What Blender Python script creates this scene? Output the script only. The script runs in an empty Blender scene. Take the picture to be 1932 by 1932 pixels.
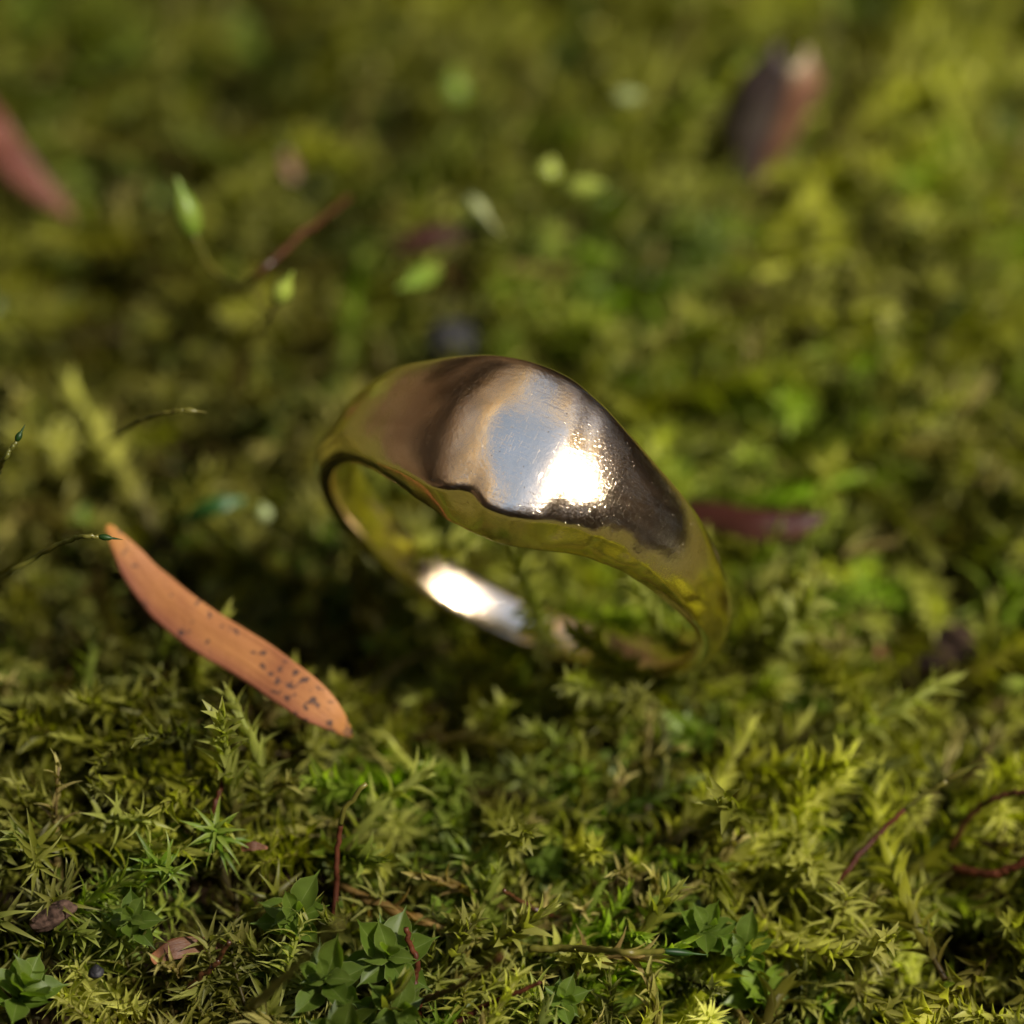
import bpy, bmesh, math, random
import numpy as np
from mathutils import Vector, Matrix, Euler

# One Blender unit is one centimetre.  Z = 0 is about the level of the moss tips.
rng = np.random.default_rng(7)
random.seed(7)
sc = bpy.context.scene
col = sc.collection
sc.unit_settings.system = 'METRIC'
sc.unit_settings.scale_length = 0.01
rad = math.radians

# ------------------------------------------------------------------ camera
PITCH = rad(43.0)
DIST = 31.5
CS, SN = math.cos(PITCH), math.sin(PITCH)
TARGET = Vector((0, 0, 1.80))
CAM = TARGET + DIST * Vector((0, -CS, SN))
cd = bpy.data.cameras.new('camera')
cam = bpy.data.objects.new('camera', cd)
col.objects.link(cam)
cam.location = CAM
cam.rotation_euler = (math.pi / 2 - PITCH, 0, 0)
cd.sensor_fit = 'HORIZONTAL'
cd.sensor_width = 24.0
cd.lens = 24.0 * DIST / 4.9
cd.clip_start = 1.0
cd.clip_end = 20000.0
cd.dof.use_dof = True
cd.dof.focus_distance = DIST
cd.dof.aperture_blades = 7
APERTURE_DIAMETER = 1.3
cd.dof.aperture_fstop = cd.lens * 0.001 / APERTURE_DIAMETER
sc.camera = cam

# ------------------------------------------------------------------ light
SUN_AZ, SUN_EL = 122.0, 50.0          # degrees east of north (+Y), elevation
w = bpy.data.worlds.new('World')
sc.world = w
w.use_nodes = True
nt = w.node_tree
bg = nt.nodes['Background']
sky = nt.nodes.new('ShaderNodeTexSky')
sky.sky_type = 'NISHITA'
sky.sun_disc = False
sky.sun_elevation = rad(SUN_EL)
sky.sun_rotation = rad(SUN_AZ)
sky.air_density = 1.0
sky.dust_density = 1.0
nt.links.new(sky.outputs[0], bg.inputs[0])
bg.inputs[1].default_value = 0.15
sd = bpy.data.lights.new('sun', 'SUN')
sun = bpy.data.objects.new('sun', sd)
col.objects.link(sun)
sd.energy = 4.2
sd.angle = rad(3.5)
sd.color = (1.0, 0.93, 0.80)
sdir = Vector((math.sin(rad(SUN_AZ)) * math.cos(rad(SUN_EL)), math.cos(rad(SUN_AZ)) * math.cos(rad(SUN_EL)), math.sin(rad(SUN_EL))))
sun.rotation_euler = sdir.to_track_quat('Z', 'Y').to_euler()
sun.location = (20, 0, 40)
sc.view_settings.view_transform = 'Standard'
sc.view_settings.look = 'None'
sc.view_settings.exposure = 0.72
sc.view_settings.gamma = 1.0
sc.cycles.max_bounces = 6
sc.cycles.diffuse_bounces = 3
sc.cycles.glossy_bounces = 4
sc.cycles.transmission_bounces = 4
sc.cycles.sample_clamp_indirect = 4.0

# ------------------------------------------------------------------ noise and lie of the land
def make_noise(seed, n=64):
    g = np.random.default_rng(seed).random((n, n))
    def f(x, y, s=1.0):
        x = np.asarray(x, float) / s + 1000.5
        y = np.asarray(y, float) / s + 1000.5
        xi = np.floor(x).astype(int); yi = np.floor(y).astype(int)
        fx = x - xi; fy = y - yi
        fx = fx * fx * (3 - 2 * fx); fy = fy * fy * (3 - 2 * fy)
        a = g[xi % n, yi % n]; b = g[(xi + 1) % n, yi % n]
        c = g[xi % n, (yi + 1) % n]; d = g[(xi + 1) % n, (yi + 1) % n]
        return (a * (1 - fx) + b * fx) * (1 - fy) + (c * (1 - fx) + d * fx) * fy
    return f
N1, N2, N3, N4, N5 = [make_noise(s) for s in (11, 22, 33, 44, 55)]

BUMPS = [(-1.50, -0.35, 0.80, 0.85, 0.66), (-2.7, -0.8, 0.8, 0.8, 0.25), (0.0, -1.15, 0.5, 0.35, 0.10),
         (-0.9, 0.9, 0.9, 0.6, -0.15), (2.08, 0.95, 0.45, 0.45, -0.60), (1.4, -0.4, 0.6, 0.4, 0.12),
         (1.3, -1.7, 0.8, 0.5, -0.10), (1.6, 1.5, 0.8, 0.7, 0.12), (0.15, 0.95, 0.7, 0.5, -0.08), (-0.25, 1.75, 0.35, 0.3, -0.3),
         (2.3, -1.05, 0.5, 0.35, -0.30), (0.65, 0.35, 0.38, 0.25, 0.20), (-0.70, 1.15, 0.32, 0.3, 0.34), (0.1, 0.6, 0.25, 0.2, 0.10)]
def H(x, y):
    x = np.asarray(x, float); y = np.asarray(y, float)
    z = 0.24 * (N1(x, y, 0.9) - 0.5) + 0.24 * (N2(x, y, 0.42) - 0.5) - 0.02 + 0.45 * (N4(x, y, 1.5) - 0.5) * np.clip((y - 1.6) / 1.2, 0, 1)
    for bx, by, sx, sy, h in BUMPS:
        z = z + h * np.exp(-((x - bx) / sx) ** 2 - ((y - by) / sy) ** 2)
    return z

def at(u, v, h=0.0):
    """point on the moss, h above its tips, found along the sight line of the camera (1932 px wide photo)"""
    p = TARGET + Vector(((u - 966) / 394.3, (966 - v) / 394.3 * SN, (966 - v) / 394.3 * CS))
    d = p - CAM
    z = h
    for i in range(8):
        q = CAM + d * ((z - CAM.z) / d.z)
        z = 0.5 * z + 0.5 * (float(H(q.x, q.y)) + h)
    return CAM + d * ((z - CAM.z) / d.z)

def atw(u, v, wd):
    """point wd nearer than the plane of focus"""
    p = TARGET + Vector(((u - 966) / 394.3, (966 - v) / 394.3 * SN, (966 - v) / 394.3 * CS))
    return CAM + (p - CAM) * ((DIST - wd) / DIST)

# ------------------------------------------------------------------ materials
def mat(name):
    m = bpy.data.materials.new(name)
    m.use_nodes = True
    t = m.node_tree
    return m, t, t.nodes['Principled BSDF'], t.nodes['Material Output']

def N(t, kind, **kw):
    n = t.nodes.new(kind)
    for k, v in kw.items():
        if k.startswith('i_'):
            key = k[2:]
            key = int(key) if key.isdigit() else key.replace('_', ' ')
            n.inputs[key].default_value = v
        else:
            setattr(n, k, v)
    return n

def ramp(t, stops):
    r = t.nodes.new('ShaderNodeValToRGB')
    e = r.color_ramp.elements
    while len(e) < len(stops):
        e.new(0.5)
    for i, (p, c) in enumerate(stops):
        e[i].position = p
        e[i].color = (*c, 1) if len(c) == 3 else c
    return r

def mixrgb(t, a, b, fac, blend='MIX'):
    n = t.nodes.new('ShaderNodeMix')
    n.data_type = 'RGBA'; n.blend_type = blend
    for s, v in ((0, fac), (6, a), (7, b)):
        if isinstance(v, (int, float)):
            n.inputs[s].default_value = v
        elif isinstance(v, tuple):
            n.inputs[s].default_value = (*v, 1)
        else:
            t.links.new(v, n.inputs[s])
    return n.outputs[2]

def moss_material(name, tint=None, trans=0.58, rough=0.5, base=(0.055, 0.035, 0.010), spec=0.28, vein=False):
    m, t, p, out = mat(name)
    if tint is None:
        a = N(t, 'ShaderNodeAttribute', attribute_name='tint', attribute_type='INSTANCER')
        c = a.outputs['Color']
    else:
        rg = N(t, 'ShaderNodeRGB'); rg.outputs[0].default_value = (*tint, 1)
        c = rg.outputs[0]
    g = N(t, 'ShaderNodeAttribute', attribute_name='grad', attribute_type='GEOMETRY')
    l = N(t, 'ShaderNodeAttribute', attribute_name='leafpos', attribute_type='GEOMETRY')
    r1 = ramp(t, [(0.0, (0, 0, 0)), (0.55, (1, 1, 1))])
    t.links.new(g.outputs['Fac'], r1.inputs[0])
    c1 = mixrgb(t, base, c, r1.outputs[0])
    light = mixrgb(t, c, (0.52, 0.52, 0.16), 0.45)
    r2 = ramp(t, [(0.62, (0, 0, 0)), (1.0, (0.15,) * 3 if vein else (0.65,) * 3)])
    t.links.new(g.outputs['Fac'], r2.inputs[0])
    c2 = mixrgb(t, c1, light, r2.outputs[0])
    r3 = ramp(t, [(0.55, (0, 0, 0)), (1.0, (0.45, 0.45, 0.45))])
    t.links.new(l.outputs['Fac'], r3.inputs[0])
    c3 = mixrgb(t, c2, (0.40, 0.40, 0.13) if not vein else (0.34, 0.38, 0.16), r3.outputs[0])
    no = N(t, 'ShaderNodeTexNoise', i_Scale=9.0, i_Detail=2.0)
    tc = N(t, 'ShaderNodeTexCoord')
    t.links.new(tc.outputs['Object'], no.inputs['Vector'])
    r4 = ramp(t, [(0.3, (0.72, 0.70, 0.66)), (0.7, (1.22, 1.22, 1.1))])
    t.links.new(no.outputs['Fac'], r4.inputs[0])
    c4 = mixrgb(t, c3, r4.outputs[0], 1.0, 'MULTIPLY')
    t.links.new(c4, p.inputs['Base Color'])
    p.inputs['Roughness'].default_value = rough
    p.inputs['Specular IOR Level'].default_value = spec
    tr = N(t, 'ShaderNodeBsdfTranslucent')
    tcx = mixrgb(t, c4, (1.45, 1.60, 0.55), 1.0, 'MULTIPLY')
    t.links.new(tcx, tr.inputs[0])
    mx = N(t, 'ShaderNodeMixShader', i_0=trans)
    t.links.new(p.outputs[0], mx.inputs[1]); t.links.new(tr.outputs[0], mx.inputs[2])
    t.links.new(mx.outputs[0], out.inputs[0])
    return m

def plain(name, c0, c1, scale=6.0, rough=0.5, trans=0.0, bump=0.0, spec=0.4):
    m, t, p, out = mat(name)
    tc = N(t, 'ShaderNodeTexCoord')
    no = N(t, 'ShaderNodeTexNoise', i_Scale=scale, i_Detail=5.0)
    t.links.new(tc.outputs['Object'], no.inputs['Vector'])
    r = ramp(t, [(0.35, c0), (0.68, c1)])
    t.links.new(no.outputs['Fac'], r.inputs[0])
    t.links.new(r.outputs[0], p.inputs['Base Color'])
    p.inputs['Roughness'].default_value = rough
    p.inputs['Specular IOR Level'].default_value = spec
    if bump:
        b = N(t, 'ShaderNodeBump', i_Strength=bump, i_Distance=0.01)
        t.links.new(no.outputs['Fac'], b.inputs['Height'])
        t.links.new(b.outputs[0], p.inputs['Normal'])
    if trans:
        tr = N(t, 'ShaderNodeBsdfTranslucent')
        t.links.new(r.outputs[0], tr.inputs[0])
        mx = N(t, 'ShaderNodeMixShader', i_0=trans)
        t.links.new(p.outputs[0], mx.inputs[1]); t.links.new(tr.outputs[0], mx.inputs[2])
        t.links.new(mx.outputs[0], out.inputs[0])
    return m

# ------------------------------------------------------------------ mesh helpers
def mesh(name, V, F, material=None, smooth=True, attrs=None):
    me = bpy.data.meshes.new(name)
    me.from_pydata([tuple(v) for v in V], [], [tuple(f) for f in F])
    if material:
        me.materials.append(material)
    if smooth:
        me.polygons.foreach_set('use_smooth', [True] * len(me.polygons))
    for k, a in (attrs or {}).items():
        at_ = me.attributes.new(k, 'FLOAT', 'POINT')
        at_.data.foreach_set('value', np.asarray(a, np.float32))
    me.update()
    return me

def link(name, data, parent=None, **props):
    o = bpy.data.objects.new(name, data)
    col.objects.link(o)
    if parent is not None:
        o.parent = parent
    for k, v in props.items():
        o[k] = v
    return o

def catmull(P, n):
    P = [Vector(p) for p in P]
    Q = [2 * P[0] - P[1]] + P + [2 * P[-1] - P[-2]]
    out = []
    segs = len(P) - 1
    for i in range(n):
        f = i / (n - 1) * segs
        k = min(int(f), segs - 1); s = f - k
        a, b, c, d = Q[k:k + 4]
        out.append(0.5 * ((2 * b) + (c - a) * s + (2 * a - 5 * b + 4 * c - d) * s * s + (3 * b - a - 3 * c + d) * s ** 3))
    return out

def tube(P, R, sides=8):
    """P list of Vector, R list of radii -> verts, faces, position along"""
    V, F, A = [], [], []
    nrm = None
    n = len(P)
    for i, p in enumerate(P):
        d = (P[min(i + 1, n - 1)] - P[max(i - 1, 0)]).normalized()
        if nrm is None:
            nrm = d.orthogonal().normalized()
        nrm = (nrm - d * nrm.dot(d)).normalized()
        b = d.cross(nrm)
        for k in range(sides):
            a = 2 * math.pi * k / sides
            V.append(p + (nrm * math.cos(a) + b * math.sin(a)) * R[i]); A.append(i / (n - 1))
    for i in range(n - 1):
        for k in range(sides):
            F.append((i * sides + k, i * sides + (k + 1) % sides, (i + 1) * sides + (k + 1) % sides, (i + 1) * sides + k))
    F.append(tuple(range(sides - 1, -1, -1)))
    F.append(tuple(range((n - 1) * sides, n * sides)))
    return V, F, A

def leaf_shape(L, W, segs=5, curl=0.3, fold=0.35, tip=1.0, peak=0.3, hair=0.0):
    """one moss leaf along +Y, upper side +Z. returns V,F,pos"""
    V, F, A = [], [], []
    cols = (-1, -0.82, -0.4, -0.07, 0, 0.07, 0.4, 0.82, 1) if W > 0.08 else (-1, 0, 1)
    K = len(cols)
    y = 0; z = 0; ang = 0
    for i in range(segs + 1):
        s = i / segs
        wd = (s / peak) ** 0.7 if s < peak else max(0.0, 1 - ((s - peak) / (1 - peak)) ** (1.25 * tip))
        wd = max(wd, 0.35 if i == 0 else 0.02) * W / 2
        if hair and s > 0.85:
            wd *= 0.25
        for c_ in cols:
            V.append((c_ * wd, y, z + fold * wd * abs(c_) ** 1.4 + (0.10 * wd * math.sin(7 * s + 3 * c_) if K > 3 else 0)))
            A.append((1.0 if abs(c_) in (1, 0) else 0.0) if K > 3 else (s * (0.7 + 0.3 * abs(c_))))
        ang += curl / segs
        y += L / segs * math.cos(ang); z -= L / segs * math.sin(ang)
    for i in range(segs):
        for k in range(K - 1):
            b = i * K + k
            F.append((b, b + 1, b + K + 1, b + K))
    return np.array(V), F, A

def place(V, M):
    return np.asarray(V) @ np.array(M)[:3, :3].T + np.array(M)[:3, 3]

def frame(p, y, zhint):
    y = y.normalized()
    x = y.cross(zhint)
    if x.length < 1e-6:
        x = y.orthogonal()
    x.normalize(); z = x.cross(y)
    M = Matrix.Identity(4)
    for i in range(3):
        M[i][0], M[i][1], M[i][2], M[i][3] = x[i], y[i], z[i], p[i]
    return M

def shoot_layout(kind, r, length=None):
    """stem curve and the list of (matrix, leaf key, grad) of one moss shoot growing along +Z from the origin"""
    if kind == 'feather':
        L = length or r.uniform(0.50, 0.72); n = int(L * 104); spread = (0.30, 0.56)
    elif kind == 'star':
        L = length or r.uniform(0.30, 0.48); n = int(L * 85); spread = (0.85, 1.25)
    elif kind == 'broad':
        L = length or r.uniform(0.22, 0.35); n = 13; spread = (0.75, 1.25)
    else:
        L = length or r.uniform(0.40, 0.65); n = int(L * 65); spread = (0.25, 0.6)
    bx, by = r.uniform(-0.22, 0.22), r.uniform(-0.22, 0.22)
    if kind == 'broad':
        bx, by = bx * 0.3, by * 0.3
    stem = catmull([(0, 0, 0), (bx * 0.15, by * 0.15, L * 0.33), (bx * 0.45, by * 0.45, L * 0.68), (bx, by, L)], 9)
    out = []
    for i in range(n):
        s = (i + 0.5) / n
        if kind == 'star':
            s = 0.15 + 0.85 * s ** 0.55
        elif kind == 'broad':
            s = 0.45 + 0.55 * s ** 0.8
        else:
            s = 0.05 + 0.95 * s
        f = s * 8; k = min(int(f), 7)
        p = stem[k].lerp(stem[k + 1], f - k)
        d = (stem[k + 1] - stem[k]).normalized()
        phi = i * 2.39996 + r.uniform(-0.25, 0.25)
        o = d.orthogonal().normalized()
        radial = o * math.cos(phi) + d.cross(o) * math.sin(phi)
        a = spread[0] + (spread[1] - spread[0]) * (1 - s) + r.uniform(-0.15, 0.15)
        if s > 0.9:
            a *= max(0.15, (1.02 - s) / 0.12)
        y = d * math.cos(a) + radial * math.sin(a)
        sz = (0.62 + 0.38 * math.sin(min(1, s * 1.25) * math.pi) ** 0.5 if s < 0.8 else 1.0 - (s - 0.8) * 2.0) * r.uniform(0.85, 1.15)
        if kind == 'broad':
            sz = r.uniform(0.8, 1.15) * (1.0 if s < 0.85 else 0.7)
        M = frame(p, y, d) @ Matrix.Diagonal((sz, sz, sz, 1))
        out.append((M, r.choice(3), s))
    return stem, out

LEAVES = {
    'feather': [leaf_shape(0.125, 0.036, 4, 0.45, 0.55, 1.0, 0.30), leaf_shape(0.135, 0.032, 4, -0.35, 0.6, 0.9, 0.28), leaf_shape(0.115, 0.040, 4, 0.9, 0.5, 1.0, 0.32)],
    'star': [leaf_shape(0.165, 0.030, 5, 0.9, 0.5, 0.8, 0.15), leaf_shape(0.18, 0.026, 5, 1.4, 0.5, 0.8, 0.15), leaf_shape(0.14, 0.033, 5, 0.5, 0.6, 0.8, 0.2)],
    'broad': [leaf_shape(0.20, 0.105, 7, 0.5, 0.35, 1.5, 0.45, 0.3), leaf_shape(0.18, 0.10, 7, 0.9, 0.45, 1.4, 0.45, 0.3), leaf_shape(0.21, 0.095, 7, -0.3, 0.5, 1.5, 0.45, 0.3)],
    'dry': [leaf_shape(0.13, 0.034, 4, -0.5, 0.8, 0.9, 0.25), leaf_shape(0.12, 0.030, 4, 0.9, 0.9, 0.9, 0.25), leaf_shape(0.15, 0.026, 4, -0.9, 0.9, 0.8, 0.25)],
}

def shoot_mesh(name, kind, seed, material):
    r = np.random.default_rng(seed)
    stem, lay = shoot_layout(kind, r)
    V, F, A, G = [], [], [], []
    tv, tf, ta = tube(stem, [0.010 - 0.004 * i / 8 for i in range(9)], 5)
    V.append(np.array([tuple(v) for v in tv])); F += tf; A += [0] * len(tv); G += [0.3 * a for a in ta]
    nb = len(tv)
    for M, k, s in lay:
        lv, lf, la = LEAVES[kind][k]
        V.append(place(lv, M)); F += [tuple(i + nb for i in f) for f in lf]
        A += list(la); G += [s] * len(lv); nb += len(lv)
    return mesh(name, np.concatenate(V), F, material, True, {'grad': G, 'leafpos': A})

# ------------------------------------------------------------------ ground
def build_ground():
    m, t, p, out = mat('dark_soil')
    tc = N(t, 'ShaderNodeTexCoord')
    no = N(t, 'ShaderNodeTexNoise', i_Scale=7.0, i_Detail=8.0)
    t.links.new(tc.outputs['Object'], no.inputs['Vector'])
    r = ramp(t, [(0.3, (0.006, 0.004, 0.002)), (0.55, (0.018, 0.011, 0.005)), (0.75, (0.030, 0.024, 0.008))])
    t.links.new(no.outputs['Fac'], r.inputs[0])
    t.links.new(r.outputs[0], p.inputs['Base Color'])
    la = N(t, 'ShaderNodeAttribute', attribute_name='lawn')
    r2 = ramp(t, [(0.3, (0.040, 0.042, 0.010)), (0.7, (0.110, 0.105, 0.028))])
    n2 = N(t, 'ShaderNodeTexNoise', i_Scale=1.3, i_Detail=8.0)
    t.links.new(tc.outputs['Object'], n2.inputs['Vector']); t.links.new(n2.outputs['Fac'], r2.inputs[0])
    t.links.new(mixrgb(t, r.outputs[0], r2.outputs[0], la.outputs['Fac']), p.inputs['Base Color'])
    p.inputs['Roughness'].default_value = 0.95
    p.inputs['Specular IOR Level'].default_value = 0.05
    b = N(t, 'ShaderNodeBump', i_Strength=0.8, i_Distance=0.05)
    t.links.new(no.outputs['Fac'], b.inputs['Height']); t.links.new(b.outputs[0], p.inputs['Normal'])
    # one sheet, fine near the ring, coarse out to the horizon
    inner = np.linspace(-8, 10, 121)
    far = np.array([14, 25, 60, 150, 400, 1200, 3000.])
    ax = np.concatenate([-far[::-1] - 0, inner, far + 0])
    X, Y = np.meshgrid(ax, ax, indexing='ij')
    Z = H(X, Y) * (np.exp(-np.maximum(0, np.hypot(X, Y) - 9) / 4)) - 0.52 + 0.10 * (N3(X, Y, 0.13) - 0.5)
    n = len(ax)
    V = np.stack([X, Y, Z], -1).reshape(-1, 3)
    F = [(i * n + j, (i + 1) * n + j, (i + 1) * n + j + 1, i * n + j + 1) for i in range(n - 1) for j in range(n - 1)]
    Rr = np.hypot(X, Y - 2.6).ravel()
    link('ground', mesh('ground', V, F, m, True, {'lawn': np.clip((Rr - 5.2) / 1.5, 0, 1)}), kind='structure', label='dark damp soil showing in the gaps under the moss')
build_ground()

# ------------------------------------------------------------------ the woodland that the ring mirrors
def build_woodland():
    m, t, p, out = mat('woodland_foliage')
    a = N(t, 'ShaderNodeAttribute', attribute_name='shade', attribute_type='GEOMETRY')
    r = ramp(t, [(0.0, (0.30, 0.215, 0.150)), (0.5, (0.42, 0.32, 0.225)), (1.0, (0.80, 0.66, 0.44))])
    t.links.new(a.outputs['Fac'], r.inputs[0]); t.links.new(r.outputs[0], p.inputs['Base Color'])
    p.inputs['Roughness'].default_value = 0.8
    tr = N(t, 'ShaderNodeBsdfTranslucent'); t.links.new(r.outputs[0], tr.inputs[0])
    mx = N(t, 'ShaderNodeMixShader', i_0=0.62)
    t.links.new(p.outputs[0], mx.inputs[1]); t.links.new(tr.outputs[0], mx.inputs[2]); t.links.new(mx.outputs[0], out.inputs[0])
    g = np.random.default_rng(5)
    V, F, A = [], [], []
    V2, F2 = [], []
    def top(az):     # skyline elevation in degrees for a bearing (degrees east of north)
        def bump(c, wd, h):
            d = (az - c + 180) % 360 - 180
            return h * math.exp(-(d / wd) ** 2)
        return 32 + bump(-75, 60, 26) + bump(95, 50, 7) + bump(30, 45, 28) + bump(180, 45, 16)
    cnt = 0
    while cnt < 30000:
        az = g.uniform(-180, 180); tp = top(az)
        el = math.degrees(math.asin(g.uniform(-0.02, 1)))
        edge = tp + 7 * (N4(az, 3.0, 9.0) - 0.5) + 4 * (N5(az, el, 3.0) - 0.5)
        dsun = math.degrees(math.acos(min(1, math.cos(rad(el)) * math.cos(rad(SUN_EL)) * math.cos(rad(az - SUN_AZ)) + math.sin(rad(el)) * math.sin(rad(SUN_EL)))))
        pale = ((-150 < az < 10) and edge <= el < edge + 20) or ((35 < az < 95) and edge <= el < edge + 10 and N4(az, el, 6.0) > 0.5)
        if 35 < az < 160 and not pale and g.random() > 0.35:
            continue
        if dsun < 9 or (pale and g.random() > 0.22):
            continue
        if el > edge and not pale:
            continue
        rr = g.uniform(500, 545) if not pale else g.uniform(560, 640)
        c = Vector((math.sin(rad(az)) * math.cos(rad(el)), math.cos(rad(az)) * math.cos(rad(el)), math.sin(rad(el)))) * rr
        if not pale:      # the trees stand as an upright wall round the clearing
            c *= 420 / 520 / max(0.4, math.cos(rad(el)))
        s = g.uniform(12, 24) * (1.2 if pale else 1.1)
        e = Euler(tuple(g.uniform(0, 6.28, 3))).to_matrix()
        if pale:      # leaves turn their faces to the sun
            e = sdir.to_track_quat('Z', 'Y').to_matrix() @ Euler((g.normal() * 0.35, g.normal() * 0.35, g.uniform(0, 6.28))).to_matrix()
        b = len(V2) if pale else len(V)
        for k in range(6):
            an = k * math.pi / 3
            (V2 if pale else V).append(tuple(c + e @ Vector((math.cos(an) * s, math.sin(an) * s * 0.6, (k % 2) * s * 0.15))))
        (F2 if pale else F).append(tuple(range(b, b + 6)))
        if not pale:
            A += [0.5 * float(N5(az, el, 14.0)) + g.uniform(0, 0.05)] * 6
        cnt += 1
    link('surrounding_woodland', mesh('surrounding_woodland', V, F, m, False, {'shade': A}), kind='stuff',
         label='brown woodland round the clearing, seen mirrored in the gold', category='woodland')
    m2 = plain('sunlit_pale_leaf', (0.62, 0.50, 0.28), (0.88, 0.74, 0.46), 0.02, 0.6, 0.75)
    link('sunlit_canopy', mesh('sunlit_canopy', V2, F2, m2, False), kind='stuff',
         label='thin sunlit yellow canopy above the woodland, mirrored as the cream band on the ring', category='canopy')
build_woodland()

# ------------------------------------------------------------------ the ring
RC = Vector((0.0460, 0.6399, 1.80 - 0.8241))
RH = Vector((0.9113, -0.3641, -0.1921)); RZ = Vector((0.0259, -0.4150, 0.9094)); RN = Vector((-0.4109, -0.8338, -0.3688))
def build_ring():
    T = [-180, -150, -120, -100, -90, -80, -70, -60, -50, -40, -30, -20, -10, 0, 10, 20, 30, 40, 50, 60, 70, 80, 90, 100, 120, 150, 180]
    BK = [.115, .12, .14, .18, .215, .26, .30, .33, .355, .372, .400, .436, .462, .468, .415, .347, .303, .268, .230, .190, .160, .145, .135, .13, .12, .115, .115]
    CR = [.105, .105, .10, .10, .10, .10, .105, .125, .170, .225, .275, .318, .352, .360, .290, .215, .170, .168, .178, .172, .150, .122, .10, .10, .105, .105, .105]
    LO = [.115, .115, .11, .11, .11, .11, .12, .140, .188, .243, .302, .368, .417, .428, .384, .303, .250, .217, .200, .180, .153, .125, .11, .11, .115, .115, .115]
    RO = [.105, .105, .105, .105, .105, .105, .110, .122, .138, .153, .182, .212, .217, .206, .208, .184, .155, .143, .140, .134, .122, .112, .105, .105, .105, .105, .105]
    Ri = 0.982
    n = 420
    deg = np.linspace(-180, 180, n, endpoint=False)
    def sm(vals, k=2.0):
        v = np.interp(deg, T, vals)
        ker = np.exp(-(np.arange(-12, 13) / (k * n / 360 * 2)) ** 2); ker /= ker.sum()
        return np.convolve(np.concatenate([v[-12:], v, v[:12]]), ker, 'valid')
    bk, cr, lo, ro = sm(BK), sm(CR), sm(LO), sm(RO)
    wob = (N1(deg, 0 * deg, 5.0) - 0.5) * 0.022 + (N2(deg, 0 * deg, 2.2) - 0.5) * 0.010
    act = np.exp(-((deg - 5) / 55) ** 2)
    cr = cr + wob * act
    cr = cr - 0.045 * np.exp(-((deg + 9.5) / 4.0) ** 2) + 0.012 * np.exp(-((deg + 18) / 3.5) ** 2)
    lo = lo + (N3(deg, 0 * deg, 4.0) - 0.5) * 0.016 * act
    ro = ro + (N4(deg, 0 * deg, 9.0) - 0.5) * 0.006
    M = 56
    V = []
    for i in range(n):
        t = rad(deg[i]); c, b_, l, o = cr[i], bk[i], lo[i], ro[i]
        ef = math.exp(-((deg[i] + 2) / 38) ** 2)      # how much of a face there is here
        dome = 0.030 + 0.016 * ef
        # control polygon (a, r) round the section: inner front -> side -> crease -> face -> back edge -> inner back
        cp = [(0, -0.004), (l * 0.55, -0.002), (l - 0.018, 0.004), (l, 0.016), (l - 0.002, 0.032),
              ((l + c) / 2 + 0.008, o * 0.50), (c + 0.006, o - 0.036), (c - 0.006, o - 0.018), (c - 0.036, o - 0.006 + dome * 0.10),
              (c * 0.55, o + dome * 0.55), (c * 0.15, o + dome * 0.90), (-b_ * 0.25, o + dome * 0.88), (-b_ * 0.6, o + dome * 0.42),
              (-b_ + 0.04, o - 0.014), (-b_ + 0.008, o - 0.034), (-b_, o - 0.06), (-b_ - 0.004, 0.035),
              (-b_, 0.015), (-b_ + 0.02, 0.004), (-b_ * 0.55, -0.002)]
        K = len(cp)
        for j in range(M):
            f = j / M * K; k = int(f); s = f - k
            p0, p1, p2 = cp[k % K], cp[(k + 1) % K], cp[(k + 2) % K]
            w0, w1, w2 = 0.5 * (1 - s) ** 2, 0.5 + s * (1 - s), 0.5 * s * s
            a = w0 * p0[0] + w1 * p1[0] + w2 * p2[0]; q = w0 * p0[1] + w1 * p1[1] + w2 * p2[1]
            if q > 0.07:   # hand-hammered unevenness of the outside
                lump = (float(N5(deg[i], a * 60, 13.0)) - 0.5) * 0.008 + (float(N2(deg[i] + 40, a * 60, 5.0)) - 0.5) * 0.0016
                q += lump * min(1, (q - 0.07) / 0.05)
                # shallow valley right of the middle of the face
                q -= 0.0085 * math.exp(-((deg[i] - 11.5 - a * 8) / 3.2) ** 2) * min(1, (q - 0.07) / 0.05)
            r_ = Ri + q
            V.append((math.sin(t) * r_, -a, math.cos(t) * r_))
    F = []
    for i in range(n):
        for j in range(M):
            F.append((i * M + j, i * M + (j + 1) % M, ((i + 1) % n) * M + (j + 1) % M, ((i + 1) % n) * M + j))
    m, t, p, out = mat('worn_gold')
    p.inputs['Metallic'].default_value = 1.0
    tc = N(t, 'ShaderNodeTexCoord')
    L = t.links.new
    n1 = N(t, 'ShaderNodeTexNoise', i_Scale=3.0, i_Detail=4.0)
    n2 = N(t, 'ShaderNodeTexNoise', i_Scale=62.0, i_Detail=4.0, i_Roughness=0.65)
    n3 = N(t, 'ShaderNodeTexNoise', i_Scale=16.0, i_Detail=2.0)
    vo = N(t, 'ShaderNodeTexVoronoi', i_Scale=34.0)
    for q in (n1, n2, n3, vo):
        L(tc.outputs['Object'], q.inputs['Vector'])
    rc = ramp(t, [(0.35, (0.95, 0.73, 0.47)), (0.65, (0.98, 0.81, 0.58))])
    L(n1.outputs['Fac'], rc.inputs[0])
    # small dark pits
    rp = ramp(t, [(0.05, (1, 1, 1)), (0.11, (0, 0, 0))])
    L(vo.outputs['Distance'], rp.inputs[0])
    rk = ramp(t, [(0.45, (0, 0, 0)), (0.56, (1, 1, 1))])
    L(n3.outputs['Fac'], rk.inputs[0])
    pit = N(t, 'ShaderNodeMath', operation='MULTIPLY')
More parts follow.
